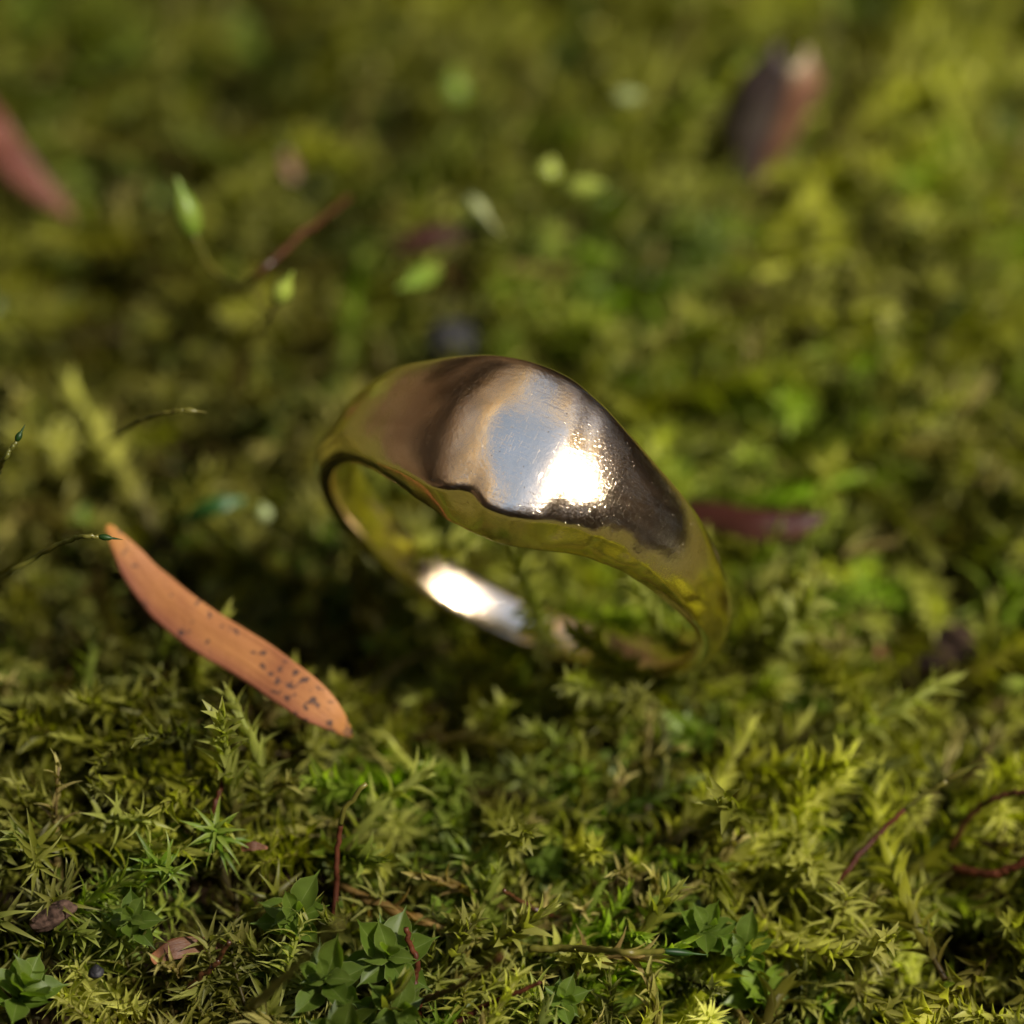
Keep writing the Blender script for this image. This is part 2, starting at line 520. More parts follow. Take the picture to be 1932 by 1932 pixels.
    L(rp.outputs[0], pit.inputs[0]); L(rk.outputs[0], pit.inputs[1])
    cc = mixrgb(t, rc.outputs[0], (0.12, 0.09, 0.06), pit.outputs[0])
    L(cc, p.inputs['Base Color'])
    rr = ramp(t, [(0.3, (0.085, 0.085, 0.085)), (0.7, (0.17, 0.17, 0.17))])
    L(n2.outputs['Fac'], rr.inputs[0]); L(rr.outputs[0], p.inputs['Roughness'])
    # brushed scratches: two stretched noises in different directions
    def scratch(rot, sc_, thr):
        mp = N(t, 'ShaderNodeMapping'); mp.inputs['Rotation'].default_value = rot; mp.inputs['Scale'].default_value = sc_
        L(tc.outputs['Object'], mp.inputs[0])
        s = N(t, 'ShaderNodeTexNoise', i_Scale=1.0, i_Detail=3.0)
        L(mp.outputs[0], s.inputs['Vector'])
        r_ = ramp(t, [(thr, (0, 0, 0)), (thr + 0.07, (1, 1, 1))])
        L(s.outputs['Fac'], r_.inputs[0])
        return r_.outputs[0]
    s1 = scratch((0, 0.3, 0.6), (6, 150, 150), 0.62)
    s2 = scratch((0.2, 0.5, -0.5), (170, 7, 170), 0.64)
    b1 = N(t, 'ShaderNodeBump', i_Strength=0.32, i_Distance=0.005)
    # the casting grain is stronger in some places than in others, and an orange-peel unevenness lies under it
    gm = N(t, 'ShaderNodeMath', operation='MULTIPLY'); L(n2.outputs['Fac'], gm.inputs[0]); L(n1.outputs['Fac'], gm.inputs[1])
    n6 = N(t, 'ShaderNodeTexNoise', i_Scale=11.0, i_Detail=2.0); L(tc.outputs['Object'], n6.inputs['Vector'])
    gs = N(t, 'ShaderNodeMath', operation='MULTIPLY_ADD', i_1=0.8); L(n6.outputs['Fac'], gs.inputs[0]); L(gm.outputs[0], gs.inputs[2])
    L(gs.outputs[0], b1.inputs['Height'])
    b2 = N(t, 'ShaderNodeBump', i_Strength=0.20, i_Distance=0.0015, invert=True)
    L(s1, b2.inputs['Height']); L(b1.outputs[0], b2.inputs['Normal'])
    b3 = N(t, 'ShaderNodeBump', i_Strength=0.18, i_Distance=0.0015, invert=True)
    L(s2, b3.inputs['Height']); L(b2.outputs[0], b3.inputs['Normal'])
    b4 = N(t, 'ShaderNodeBump', i_Strength=0.5, i_Distance=0.004, invert=True)
    L(pit.outputs[0], b4.inputs['Height']); L(b3.outputs[0], b4.inputs['Normal'])
    L(b4.outputs[0], p.inputs['Normal'])
    me = mesh('gold_ring', V, F, m)
    o = link('gold_ring', me, label='worn gold signet ring with smooth blank face, standing tilted in the moss', category='ring')
    Mx = Matrix.Identity(4)
    for i in range(3):
        Mx[i][0], Mx[i][1], Mx[i][2], Mx[i][3] = RH[i], -RN[i], RZ[i], RC[i]
    o.matrix_world = Mx
    return o
ring = build_ring()
def near_ring(p, margin=0.05):
    q = Vector(p) - RC
    a = q.dot(RN); x = q.dot(RH); z = q.dot(RZ); r = math.hypot(x, z)
    up = z / max(r, 1e-6)
    hw = 0.15 + 0.3 * max(0, up)
    return abs(a) < hw + margin and 0.95 - margin < r < 1.25 + margin

# ------------------------------------------------------------------ moss carpets (instanced)
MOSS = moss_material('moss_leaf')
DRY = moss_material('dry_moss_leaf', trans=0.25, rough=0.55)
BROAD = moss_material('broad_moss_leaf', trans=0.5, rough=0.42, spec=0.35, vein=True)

def carpet(name, kind, variants, pts, rots, scales, tints, material, label):
    cc = bpy.data.collections.new(name + '_kinds')
    for k in range(variants):
        me = shoot_mesh(name + '_shoot', kind, 100 + 17 * k + len(name), material)
        o = bpy.data.objects.new('moss_shoot_form', me)
        cc.objects.link(o)
    n = len(pts)
    me = bpy.data.meshes.new(name)
    me.from_pydata([tuple(p) for p in pts], [], [])
    a = me.attributes.new('rot', 'FLOAT_VECTOR', 'POINT'); a.data.foreach_set('vector', np.asarray(rots, np.float32).ravel())
    a = me.attributes.new('siz', 'FLOAT', 'POINT'); a.data.foreach_set('value', np.asarray(scales, np.float32))
    a = me.attributes.new('pick', 'INT', 'POINT'); a.data.foreach_set('value', rng.integers(0, variants, n).astype(np.int32))
    a = me.attributes.new('tint', 'FLOAT_COLOR', 'POINT'); a.data.foreach_set('color', np.concatenate([tints, np.ones((n, 1))], 1).astype(np.float32).ravel())
    g = bpy.data.node_groups.new(name, 'GeometryNodeTree')
    g.interface.new_socket('Geometry', in_out='INPUT', socket_type='NodeSocketGeometry')
    g.interface.new_socket('Geometry', in_out='OUTPUT', socket_type='NodeSocketGeometry')
    gi = g.nodes.new('NodeGroupInput'); go = g.nodes.new('NodeGroupOutput')
    ci = g.nodes.new('GeometryNodeCollectionInfo'); ci.inputs['Collection'].default_value = cc
    ci.inputs['Separate Children'].default_value = True; ci.inputs['Reset Children'].default_value = True
    ip = g.nodes.new('GeometryNodeInstanceOnPoints'); ip.inputs['Pick Instance'].default_value = True
    def na(nm, ty):
        q = g.nodes.new('GeometryNodeInputNamedAttribute'); q.data_type = ty; q.inputs['Name'].default_value = nm
        return q.outputs['Attribute']
    er = g.nodes.new('FunctionNodeEulerToRotation')
    L = g.links.new
    L(gi.outputs[0], ip.inputs['Points']); L(ci.outputs[0], ip.inputs['Instance'])
    L(na('pick', 'INT'), ip.inputs['Instance Index'])
    L(na('rot', 'FLOAT_VECTOR'), er.inputs[0]); L(er.outputs[0], ip.inputs['Rotation'])
    L(na('siz', 'FLOAT'), ip.inputs['Scale'])
    L(ip.outputs[0], go.inputs[0])
    o = link(name, me, kind='stuff', label=label, category='moss')
    md = o.modifiers.new('grow', 'NODES'); md.node_group = g
    return o



OLIVE = np.array((0.200, 0.205, 0.012)); GREEN = np.array((0.115, 0.225, 0.008)); PALE = np.array((0.36, 0.35, 0.085))
BROWN = np.array((0.13, 0.085, 0.022)); DEEP = np.array((0.05, 0.095, 0.010)); TAN = np.array((0.24, 0.17, 0.065))
YG = np.array((0.19, 0.20, 0.025)); PG = np.array((0.33, 0.36, 0.085)); FG = np.array((0.080, 0.130, 0.016)); TN = np.array((0.27, 0.19, 0.07)); BG = np.array((0.14, 0.24, 0.016))
HEROES = [
 ('feather', (450, 1590, -0.25), (408, 1312, 0.22), PG, 1.25, 'tall pale feathery shoot rising beside the dark red stalk under the orange leaf'),
 ('feather', (495, 1560, -0.25), (548, 1382, 0.12), PG, 1.15, 'pale feathery shoot just below the middle of the orange leaf, right of the tallest shoot'),
 ('feather', (630, 1660, -0.25), (690, 1430, 0.15), PG, 1.25, 'feathery shoot whose pale tip stands just below the rounded end of the orange leaf'),
 ('feather', (420, 1330, -0.1), (338, 1250, 0.06), YG, 0.95, 'small yellow green shoot poking out from under the orange leaf edge'),
 ('feather', (900, 1580, -0.2), (968, 1432, 0.12), YG, 1.15, 'yellow green shoot standing alone in the middle of the foreground'),
 ('feather', (930, 1500, -0.1), (905, 1620, 0.05), YG, 1.05, 'yellow green shoot hanging down towards the camera below the centre'),
 ('dry', (1010, 1850, -0.2), (1195, 1742, 0.10), TN, 1.5, 'broad tan dried shoot with many lobes lying at the bottom middle'),
 ('dry', (960, 1720, -0.1), (865, 1640, 0.10), TN, 1.2, 'tan spiky shoot left of the short dark red stalk'),
 ('dry', (640, 1670, -0.05), (778, 1745, 0.05), np.array((0.34, 0.21, 0.075)), 1.5, 'curled orange tan dried shoot above the broad leaved rosettes'),
 ('feather', (1350, 1250, -0.12), (1605, 1195, 0.12), PG, 1.45, 'pale shoot lying level to the right of the low end of the ring'),
 ('feather', (1400, 1140, -0.1), (1520, 1085, 0.15), PALE * 1.1, 1.1, 'whitish curved shoot tip close to the right side of the ring'),
 ('feather', (1440, 1430, -0.1), (1700, 1375, 0.14), PG, 1.45, 'pale tipped shoot reaching right towards the dark hollow with the stone'),
 ('feather', (1385, 1500, -0.05), (1470, 1612, 0.06), YG, 1.3, 'drooping frond of yellow green leaves right of centre in the foreground'),
 ('feather', (1300, 1545, -0.05), (1402, 1680, 0.06), YG, 1.35, 'drooping yellow green frond, the lower left one of a pair in the right foreground'),
 ('feather', (1630, 1765, -0.15), (1637, 1838, 0.10), PALE * 1.1, 1.0, 'short shoot with a bright whitish tip in the lower right'),
 ('feather', (1580, 1850, -0.1), (1678, 1886, 0.08), PALE, 1.1, 'pale shoot pointing right near the bottom edge in the lower right'),
 ('feather', (1750, 1650, -0.1), (1836, 1760, 0.10), PG, 1.1, 'pale arching shoot near the right edge in the lower right'),
 ('feather', (1880, 1660, -0.1), (1840, 1800, 0.05), YG, 1.15, 'olive shoot leaning down beside the pale arching one at the right edge'),
 ('feather', (1060, 1290, -0.2), (1030, 1165, 0.40), PG, 1.2, 'shoot growing up in front of the lowest part of the ring band'),
 ('feather', (880, 1300, -0.2), (872, 1215, 0.12), PG, 1.1, 'pale shoot standing just below the bright part of the ring band'),
 ('feather', (1170, 1330, -0.2), (1140, 1262, 0.15), PG, 1.15, 'pale shoot in front of the dim lower right of the ring band'),
 ('feather', (700, 1110, -0.2), (795, 985, 0.60), PG, 1.1, 'green shoot crossing the left lower band of the ring, inside its hole'),
 ('feather', (1235, 1345, -0.2), (1222, 1250, 0.22), YG, 1.2, 'olive shoot rising before the lowest right part of the ring, right of the pale one'),
 ('feather', (1330, 1340, -0.2), (1290, 1232, 0.25), PG, 1.25, 'pale shoot covering the place where the right end of the ring meets the moss'),
 ('feather', (1400, 1290, -0.2), (1352, 1222, 0.15), YG, 1.1, 'short olive shoot hugging the outer lower right end of the ring'),
 ('star', (150, 1560, -0.15), (185, 1500, 0.10), PG, 1.2, 'starry shoot with a pale bushy head at the left edge under the dark patch'),
 ('star', (60, 1600, -0.15), (70, 1540, 0.08), YG, 1.2, 'spiky yellow green star near the left edge, above the bark chip'),
 ('star', (420, 1620, -0.15), (405, 1560, 0.10), BG, 1.2, 'bright green star with long thin rays in the left foreground'),
 ('star', (500, 1700, -0.15), (490, 1655, 0.08), YG, 1.25, 'dense star of narrow leaves above the orange brown leaf scrap'),
 ('star', (25, 1760, -0.15), (15, 1700, 0.10), PG, 1.3, 'large pale star cut by the left edge beside the bark chip'),
 ('star', (280, 1640, -0.15), (285, 1585, 0.10), BG, 1.15, 'green star between the bark chip and the dark red stalk'),
 ('star', (520, 1900, -0.15), (540, 1845, 0.08), PG, 1.15, 'pale star of pointed leaves left of the broad leaved rosettes'),
 ('star', (850, 1925, -0.15), (865, 1890, 0.08), BG, 1.1, 'bright spiky tuft at the bottom edge right of the rosettes'),
 ('broad', (735, 1850, -0.22), (729, 1812, 0.06), FG * 1.15, 1.35, 'widest rosette of broad pointed leaves left of the bent red stalk'),
 ('broad', (618, 1905, -0.22), (614, 1868, 0.07), FG, 1.15, 'fresh green rosette with one leaf folded over, left of its neighbours'),
 ('broad', (725, 1925, -0.22), (722, 1892, 0.06), FG, 1.1, 'dark green rosette with tall pointed leaves below the widest rosette'),
 ('broad', (655, 1960, -0.22), (660, 1932, 0.05), FG * 0.8, 1.25, 'greyish green rosette cut by the bottom edge'),
 ('broad', (565, 1770, -0.22), (562, 1740, 0.08), FG * 1.25, 1.1, 'bright green soft rosette right of the tall thin red stalk foot'),
 ('broad', (1330, 1800, -0.22), (1328, 1772, 0.05), FG * 1.25, 1.0, 'green rosette directly right of the tip of the floating green stalk'),
 ('broad', (1428, 1815, -0.22), (1425, 1786, 0.05), FG * 1.25, 0.9, 'shiny bright green rosette, right one of two in the lower right'),
 ('broad', (1042, 1660, -0.22), (1040, 1630, 0.04), FG * 1.25, 0.8, 'small glossy green rosette above the short dark red stalk'),
 ('broad', (1055, 1905, -0.22), (1052, 1878, 0.04), FG * 1.3, 0.75, 'small green rosette at the bottom right of the long red stalk'),
 ('broad', (15, 1925, -0.22), (20, 1890, 0.05), FG * 1.25, 1.2, 'bright green rosette in the bottom left corner'),
 ('broad', (268, 1765, -0.2), (245, 1738, 0.03), FG, 0.8, 'small rosette with one long pale leaf beside the dark gap on the left'),
]
HSEG = []
for kind, b, t_, tint, size, lab in HEROES:
    HSEG.append((at(*b), at(t_[0], t_[1], t_[2] + (0.24 if kind == 'feather' else 0.13)), {'feather': 0.11, 'broad': 0.17, 'star': 0.12, 'dry': 0.10}[kind] * size))
def near_hero(tip, d):
    for a, e, rr in HSEG:
        if (tip - e).length > 0.9:
            continue
        ab = e - a
        for q in (tip, tip - d * 0.15):
            k = max(0.35, min(1.25, (q - a).dot(ab) / ab.length_squared))
            if (q - (a + ab * k)).length < rr:
                return True
    return False

HOLLOWS = [(at(u, v, -0.1), r_) for u, v, r_ in ((1755, 1235, 0.34), (858, 645, 0.16), (1412, 590, 0.20), (132, 1384, 0.10), (1895, 485, 0.22),
            (1440, 400, 0.22), (700, 600, 0.18), (1800, 1640, 0.18), (90, 1725, 0.08), (250, 250, 0.3), (1240, 130, 0.25), (470, 900, 0.3), (250, 870, 0.25), (1880, 1790, 0.14))]

_g = np.random.default_rng(77)
for _ in range(16):
    HOLLOWS.append((Vector((_g.uniform(-3, 3.3), _g.uniform(1.6, 6.0), 0)), _g.uniform(0.15, 0.32)))

def gap(x, y):
    v = 0.6 * float(N3(x + 2, y, 0.42)) + 0.4 * float(N1(x, y + 9, 0.20))
    k = min(1, max(0.0, (v - 0.33) * 8))
    for q, r_ in HOLLOWS:
        k *= 1 - math.exp(-((x - q.x) ** 2 + (y - q.y) ** 2) / r_ ** 2)
    return k

def scatter(n, kind, lenbase, tilt_lo, tilt_hi, keep, depth=0.0, size=1.0, var=0.03, region=(-4.6, 4.6, -3.2, 8.5)):
    pts, rots, scl, XY = [], [], [], []
    g = rng
    while len(pts) < n:
        x = g.uniform(region[0], region[1]); y = g.uniform(region[2], region[3])
        gp = gap(x, y)
        if g.random() > keep(x, y) * (0.04 + 0.96 * gp):
            continue
        L = lenbase
        s = g.uniform(0.75, 1.25) * size
        tilt = rad(g.uniform(tilt_lo, tilt_hi))
        flow = -0.9 + 4.0 * (float(N3(x, y, 1.1)) - 0.5) + g.normal() * 0.9
        d = Vector((math.sin(tilt) * math.cos(flow), math.sin(tilt) * math.sin(flow), math.cos(tilt)))
        tip = Vector((x, y, float(H(x, y)) - depth * g.random() + g.normal() * var - 0.16 * (1 - gp)))
        if near_hero(tip, d) or near_ring(tip, 0.03) or near_ring(tip - d * 0.12, 0.03) or near_ring(tip - d * 0.25, 0.02):
            continue
        b = tip - d * L * s
        q = d.to_track_quat('Z', 'Y') @ Euler((0, 0, g.uniform(0, 6.28))).to_quaternion()
        e = q.to_euler()
        pts.append(tuple(b)); rots.append(tuple(e)); scl.append(s); XY.append((x, y))
    return pts, rots, scl, np.array(XY)

def tints(XY, wts):
    """mix of pigments by place, with shade on the left and light on the right painted in: wts maps fields to colours"""
    n = len(XY); x, y = XY[:, 0], XY[:, 1]
    a = N2(x + 30, y, 0.55); b = N4(x, y + 17, 1.3)
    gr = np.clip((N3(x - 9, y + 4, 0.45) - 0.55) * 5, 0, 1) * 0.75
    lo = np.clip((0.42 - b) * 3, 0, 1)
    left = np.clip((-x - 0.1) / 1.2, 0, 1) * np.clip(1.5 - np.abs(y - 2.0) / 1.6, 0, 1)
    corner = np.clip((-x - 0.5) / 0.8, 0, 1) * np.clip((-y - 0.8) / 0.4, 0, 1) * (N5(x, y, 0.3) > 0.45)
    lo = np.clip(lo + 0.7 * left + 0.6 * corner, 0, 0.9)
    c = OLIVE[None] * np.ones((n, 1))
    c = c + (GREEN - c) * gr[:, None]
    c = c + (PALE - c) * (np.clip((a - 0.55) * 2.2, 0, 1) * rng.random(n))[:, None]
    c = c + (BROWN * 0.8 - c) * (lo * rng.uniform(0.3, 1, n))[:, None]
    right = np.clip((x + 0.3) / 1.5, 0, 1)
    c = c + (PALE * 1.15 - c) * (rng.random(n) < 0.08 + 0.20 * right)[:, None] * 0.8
    c = c * ((0.38 + 1.30 * N1(x + 3, y - 8, 0.5)) * (0.80 + 0.40 * right))[:, None] * rng.uniform(0.65, 1.35, n)[:, None]  # clump tone varies; deeper shade leftwards and brighter light rightwards are painted into the tint
    return c

def keepF(x, y):
    k = 0.10 + 0.90 * min(1, max(0, (float(N5(x, y, 0.42)) - 0.30) * 3.6))
    # thin, gappy growth left of the ring and in the stony hollow on the right
    k *= 1 - 0.65 * math.exp(-((x + 1.6) / 1.0) ** 2 - ((y - 1.9) / 1.2) ** 2)
    front_left = 1 / (1 + math.exp((x + 0.2) * 4)) / (1 + math.exp((y + 1.2) * 5))
    return k * (1 - 0.75 * front_left)
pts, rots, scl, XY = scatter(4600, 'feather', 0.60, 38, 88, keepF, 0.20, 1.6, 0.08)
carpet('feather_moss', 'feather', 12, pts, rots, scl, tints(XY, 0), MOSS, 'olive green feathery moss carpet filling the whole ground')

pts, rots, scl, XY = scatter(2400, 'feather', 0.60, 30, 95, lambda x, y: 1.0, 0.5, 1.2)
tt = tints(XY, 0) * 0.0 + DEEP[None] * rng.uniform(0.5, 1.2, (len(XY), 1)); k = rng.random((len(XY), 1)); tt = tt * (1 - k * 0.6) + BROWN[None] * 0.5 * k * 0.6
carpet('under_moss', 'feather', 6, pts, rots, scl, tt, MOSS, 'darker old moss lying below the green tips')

def keepS(x, y):
    fl = 1 / (1 + math.exp((x + 0.1) * 3)) / (1 + math.exp((y + 1.1) * 4))
    return min(1, 0.10 + 1.0 * fl) * (0.3 + 0.7 * (float(N1(x + 5, y, 0.35)) > 0.4))
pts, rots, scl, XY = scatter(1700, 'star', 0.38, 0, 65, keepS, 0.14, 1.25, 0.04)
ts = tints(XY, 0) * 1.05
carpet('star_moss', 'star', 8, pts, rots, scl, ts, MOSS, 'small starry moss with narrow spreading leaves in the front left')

def keepD(x, y):
    return 0.06 + 0.94 * math.exp(-((x - 0.35) / 0.5) ** 2 - ((y + 1.0) / 0.28) ** 2) + 0.25 * math.exp(-((x + 1.3) / 1) ** 2 - ((y + 1.5) / 0.3) ** 2)
pts, rots, scl, XY = scatter(420, 'dry', 0.5, 15, 75, keepD, 0.06, 1.4, 0.04)
td = TAN[None] * rng.uniform(0.45, 1.15, (len(XY), 1)); k = rng.random((len(XY), 1)) * 0.6; td = td * (1 - k) + OLIVE[None] * k
carpet('dry_moss', 'dry', 6, pts, rots, scl, td, DRY, 'tan dried moss mixed into the green at the bottom middle')

def keepB(x, y):
    return 0.9 * math.exp(-((x + 0.6) / 0.5) ** 2 - ((y + 1.45) / 0.22) ** 2) + 0.35 * math.exp(-((x - 1.0) / 0.6) ** 2 - ((y + 1.15) / 0.3) ** 2) + 0.06
pts, rots, scl, XY = scatter(260, 'broad', 0.3, 0, 45, keepB, 0.16)
tb = np.array((0.10, 0.155, 0.014))[None] * rng.uniform(0.6, 1.5, (len(XY), 1))
carpet('leafy_moss', 'broad', 5, pts, rots, np.array(scl) * 0.85, tb, BROAD, 'fresh green broad leaved moss scattered between the feathery shoots')
# ------------------------------------------------------------------ single leafy shoots that can be told apart
_hm = {}
def hero_material(tint, kind):
    k = (tuple(round(float(c), 4) for c in tint), kind == 'broad')
    if k not in _hm:
        _hm[k] = moss_material('moss_leaf_single', tint=tuple(map(float, tint)), trans=0.56, vein=(kind == 'broad'),
                               rough=0.45, spec=0.3)
    return _hm[k]
_lm = {}
def leaf_mesh(kind, k, lev, m):
    key = (kind, k, lev, m.name)
    if key not in _lm:
        V, F, A = LEAVES[kind][k]
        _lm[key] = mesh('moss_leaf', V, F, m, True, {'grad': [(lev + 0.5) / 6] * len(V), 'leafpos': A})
    return _lm[key]

def hero(kind, base, tip, tint, seed, label, size=1.0, group=None, curve=None):
    r = np.random.default_rng(seed)
    d = tip - base
    stem, lay = shoot_layout(kind, r, length=d.length / size)
    root = link('moss_plant', None, label=label, category='moss plant')
    if group:
        root['group'] = group
    root.location = base
    root.rotation_mode = 'QUATERNION'
    root.rotation_quaternion = d.to_track_quat('Z', 'Y')
    root.scale = (size, size, size)
    m = hero_material(tint, kind)
    V, F, A = tube(stem, [0.011 - 0.005 * i / 8 for i in range(9)], 5)
    link('stem', mesh('stem', V, F, m, True, {'grad': [0.25 + 0.3 * a for a in A], 'leafpos': [0] * len(A)}), root)
    for M, k, s in lay:
        o = link('leaf', leaf_mesh(kind, k, min(5, int(s * 6)), m), root)
        o.matrix_local = M
    return root

def hp(p):
    if len(p) == 3:
        return at(*p)
    return atw(p[0], p[1], p[3])
for i, (kind, b, t_, tint, size, lab) in enumerate(HEROES):
    hero(kind, HSEG[i][0], HSEG[i][1], tint, 500 + i, lab, size * {'feather': 1.4, 'star': 1.05, 'dry': 1.2, 'broad': 1.1}[kind])

# ------------------------------------------------------------------ stalks and capsules
RED = plain('red_brown_stalk', (0.038, 0.010, 0.005), (0.085, 0.025, 0.010), 9, 0.5, 0.15, spec=0.2)
DKRED = plain('dark_stalk', (0.030, 0.012, 0.005), (0.070, 0.026, 0.010), 9, 0.35)
OLV = plain('olive_stalk', (0.070, 0.075, 0.012), (0.14, 0.12, 0.022), 6, 0.35, 0.2)
DGR = plain('dark_green_capsule', (0.008, 0.028, 0.004), (0.028, 0.065, 0.008), 8, 0.45, 0.15, 0, 0.25)
CAP = plain('green_capsule', (0.14, 0.22, 0.022), (0.20, 0.25, 0.04), 7, 0.42, 0.3, 0.3)
YCAP = plain('yellow_green_capsule', (0.26, 0.33, 0.045), (0.36, 0.40, 0.08), 7, 0.25, 0.3)
PCAP = plain('pale_capsule', (0.30, 0.36, 0.14), (0.46, 0.48, 0.25), 7, 0.25, 0.3)
TEAL = plain('blue_green_blade', (0.025, 0.085, 0.014), (0.05, 0.13, 0.022), 7, 0.4, 0.4)

def capsule_mesh(p0, p1, rmax, m, beak=0.25, bend=0.0):
    d = p1 - p0
    side = d.orthogonal().normalized()
    P, R = [], []
    n = 17
    for i in range(n):
        s = i / (n - 1)
        P.append(p0 + d * s + side * bend * math.sin(s * math.pi))
        if s < 1 - beak:
            q = s / (1 - beak)
            r = math.sin(min(1, q * 0.93 + 0.07) * math.pi) ** 0.6 * (1 - 0.15 * q)
            r = max(r, 0.28)
        else:
            q = (s - (1 - beak)) / beak
            r = 0.30 * (1 - q) + 0.05
        R.append(rmax * r)
    V, F, A = tube(P, R, 12)
    return mesh('capsule', V, F, m)

def sporophyte(path, rad_px, m_low, label, cap=None, m_cap=None, m_top=None, split=0.6, category='moss stalk', group=None, ground=True):
    P = [hp(p) for p in path]
    n = 34
    C = catmull(P, n)
    g = np.random.default_rng(len(label))
    C = [c + Vector(tuple(g.normal(size=3) * 0.003)) for c in C]
    root = link('moss_sporophyte', None, label=label, category=category)
    root.location = C[0]
    o0 = C[0]
    rc = rad_px / 394.3
    R = [rc * (1.1 - 0.25 * i / (n - 1)) for i in range(n)]
    if m_top is None:
        V, F, A = tube([c - o0 for c in C], R, 9)
        link('stalk', mesh('stalk', V, F, m_low), root)
    else:
        k = int(n * split)
        V, F, A = tube([c - o0 for c in C[:k + 1]], R[:k + 1], 9)
        link('stalk', mesh('stalk', V, F, m_low), root)
        V, F, A = tube([c - o0 for c in C[k:]], [r * 1.02 for r in R[k:]], 9)
        link('upper_stalk', mesh('upper_stalk', V, F, m_top), root)
    if cap:
        e, rpx, beak = cap
        e = hp(e)
        o = link('capsule', capsule_mesh(C[-1] - o0, e - o0, rpx / 394.3, m_cap, beak, 0.0), root)
    return root

sporophyte([(385, 1560, -0.15), (402, 1530, 0.0), (418, 1480, 0.08), (430, 1425, 0.22)], 5.5, RED, 'short dark red stalk standing in front of the tallest pale shoot')
sporophyte([(622, 1765, -0.1), (630, 1715, 0.05), (636, 1665, 0.15), (634, 1640, 0.22), (640, 1575, 0.35), (650, 1530, 0.5), (690, 1480, 0.7)], 5.5, RED,
           'thin upright red stalk with a bend, fading to dark green above, left of centre', m_top=OLV, split=0.72)
sporophyte([(795, 1925, -0.1), (785, 1880, 0.05), (783, 1845, 0.10), (788, 1815, 0.18), (775, 1785, 0.24), (766, 1752, 0.32)], 6, RED, 'bent bright red stalk right of the widest rosette')
sporophyte([(790, 1890, 0.0), (840, 1872, 0.35), (885, 1850, 0.7), (945, 1805, 1.1)], 6, RED, 'blurred red stalk slanting up to the right from the bent one')
sporophyte([(845, 1945, 0.0), (900, 1905, 0.12), (960, 1880, 0.25), (1020, 1853, 0.4)], 5, RED, 'long red stalk slanting up from the bottom edge, below the blurred one')
sporophyte([(1060, 1735, -0.05), (1030, 1722, 0.08), (985, 1702, 0.12), (950, 1680, 0.20)], 4.5, DKRED, 'short dark red stalk lying in tan moss at the bottom middle')
sporophyte([(350, 1870, -0.1), (385, 1838, 0.05), (410, 1815, 0.15), (432, 1775, 0.3)], 5.5, DKRED, 'dark curved stalk low in the left foreground below the leaf scrap')
sporophyte([(470, 1905, 0.1), (520, 1860, 0.7), (580, 1800, 1.3), (640, 1740, 1.9)], 9, OLV, 'thick blurred olive stalk slanting close to the camera, left of the rosettes')
sporophyte([(1550, 1705, -0.1), (1600, 1640, 0.05), (1655, 1575, 0.15), (1700, 1533, 0.25), (1745, 1500, 0.35), (1785, 1475, 0.45)], 5.5, RED,
           'long slanting stalk, red below and green above, with slim capsule, in the right foreground', cap=((1866, 1430, 0.62), 8, 0.35), m_cap=OLV, m_top=OLV, split=0.62)
sporophyte([(1790, 1600, -0.1), (1835, 1535, 0.15), (1870, 1510, 0.3), (1910, 1497, 0.4), (1960, 1494, 0.5)], 6, DKRED, 'dark arched stalk leaving the picture at the right edge')
sporophyte([(1800, 1640, -0.1), (1860, 1650, 0.10), (1905, 1640, 0.2), (1960, 1605, 0.3)], 9, RED, 'thick red stalk low at the right edge under the dark arched one')
sporophyte([(1735, 1325, -0.1), (1790, 1318, 0.05), (1850, 1305, 0.15), (1885, 1298, 0.2)], 5, RED,
           'reddish stalk ending in a yellow green capsule cut by the right edge', cap=((1950, 1292, 0.3), 24, 0.15), m_cap=YCAP)
sporophyte([(1000, 1790, 0.05), (1080, 1790, 0.15), (1180, 1797, 0, 0.35), (1250, 1795, 0, 0.08)], 7, OLV,
           'floating olive stalk with a sharp dark green spindle tip, bottom right of centre', cap=((1338, 1802, 0, 0.02), 8, 0.3), m_cap=DGR)
sporophyte([(-60, 1130, 0.2), (0, 1092, 0, -0.55), (70, 1050, 0, -0.3), (130, 1020, 0, -0.1), (160, 1012, 0, 0.0), (185, 1012, 0, 0.0)], 5, OLV,
           'arched dark stalk whose green pointed tip touches the upper end of the orange leaf', cap=((232, 1018, 0, 0.0), 6.5, 0.4), m_cap=DGR)
sporophyte([(-60, 960, 0.2), (-10, 900, 0, -0.5), (5, 872, 0, -0.05), (20, 848, 0, 0.0), (30, 835, 0, 0.0)], 5, OLV,
           'short green stalk at the left edge level with the ring top', cap=((48, 800, 0, 0.0), 7, 0.4), m_cap=DGR)
sporophyte([(190, 850, 0.0), (240, 808, 0, -1.0), (290, 785, 0, -0.6), (345, 773, 0, -0.45)], 4.5, OLV,
           'thin arched olive stalk above and left of the ring, level with its face', cap=((392, 778, 0, -0.45), 6, 0.4), m_cap=OLV)
sporophyte([(560, 640, -0.1), (500, 575, 0.5), (440, 535, 0, -2.3), (395, 500, 0, -2.0), (366, 445, 0, -1.9)], 7, OLV,
           'curved stalk holding the large green pointed capsule in the upper left', cap=((332, 332, 0, -1.8), 29, 0.2), m_cap=CAP, category='moss capsule')
sporophyte([(430, 560, 0.1), (470, 535, 0, -1.9), (560, 450, 0, -1.9), (660, 372, 0, -2.3)], 8, DKRED, 'dark slanting stem crossing behind the large green pointed capsule')
sporophyte([(440, 740, -0.1), (470, 650, 0.3), (505, 600, 0, -1.8), (522, 572, 0, -1.6)], 5, DKRED,
           'thin stalk with a small yellow green capsule, right of the large pointed one', cap=((552, 512, 0, -1.5), 22, 0.25), m_cap=YCAP, category='moss capsule')
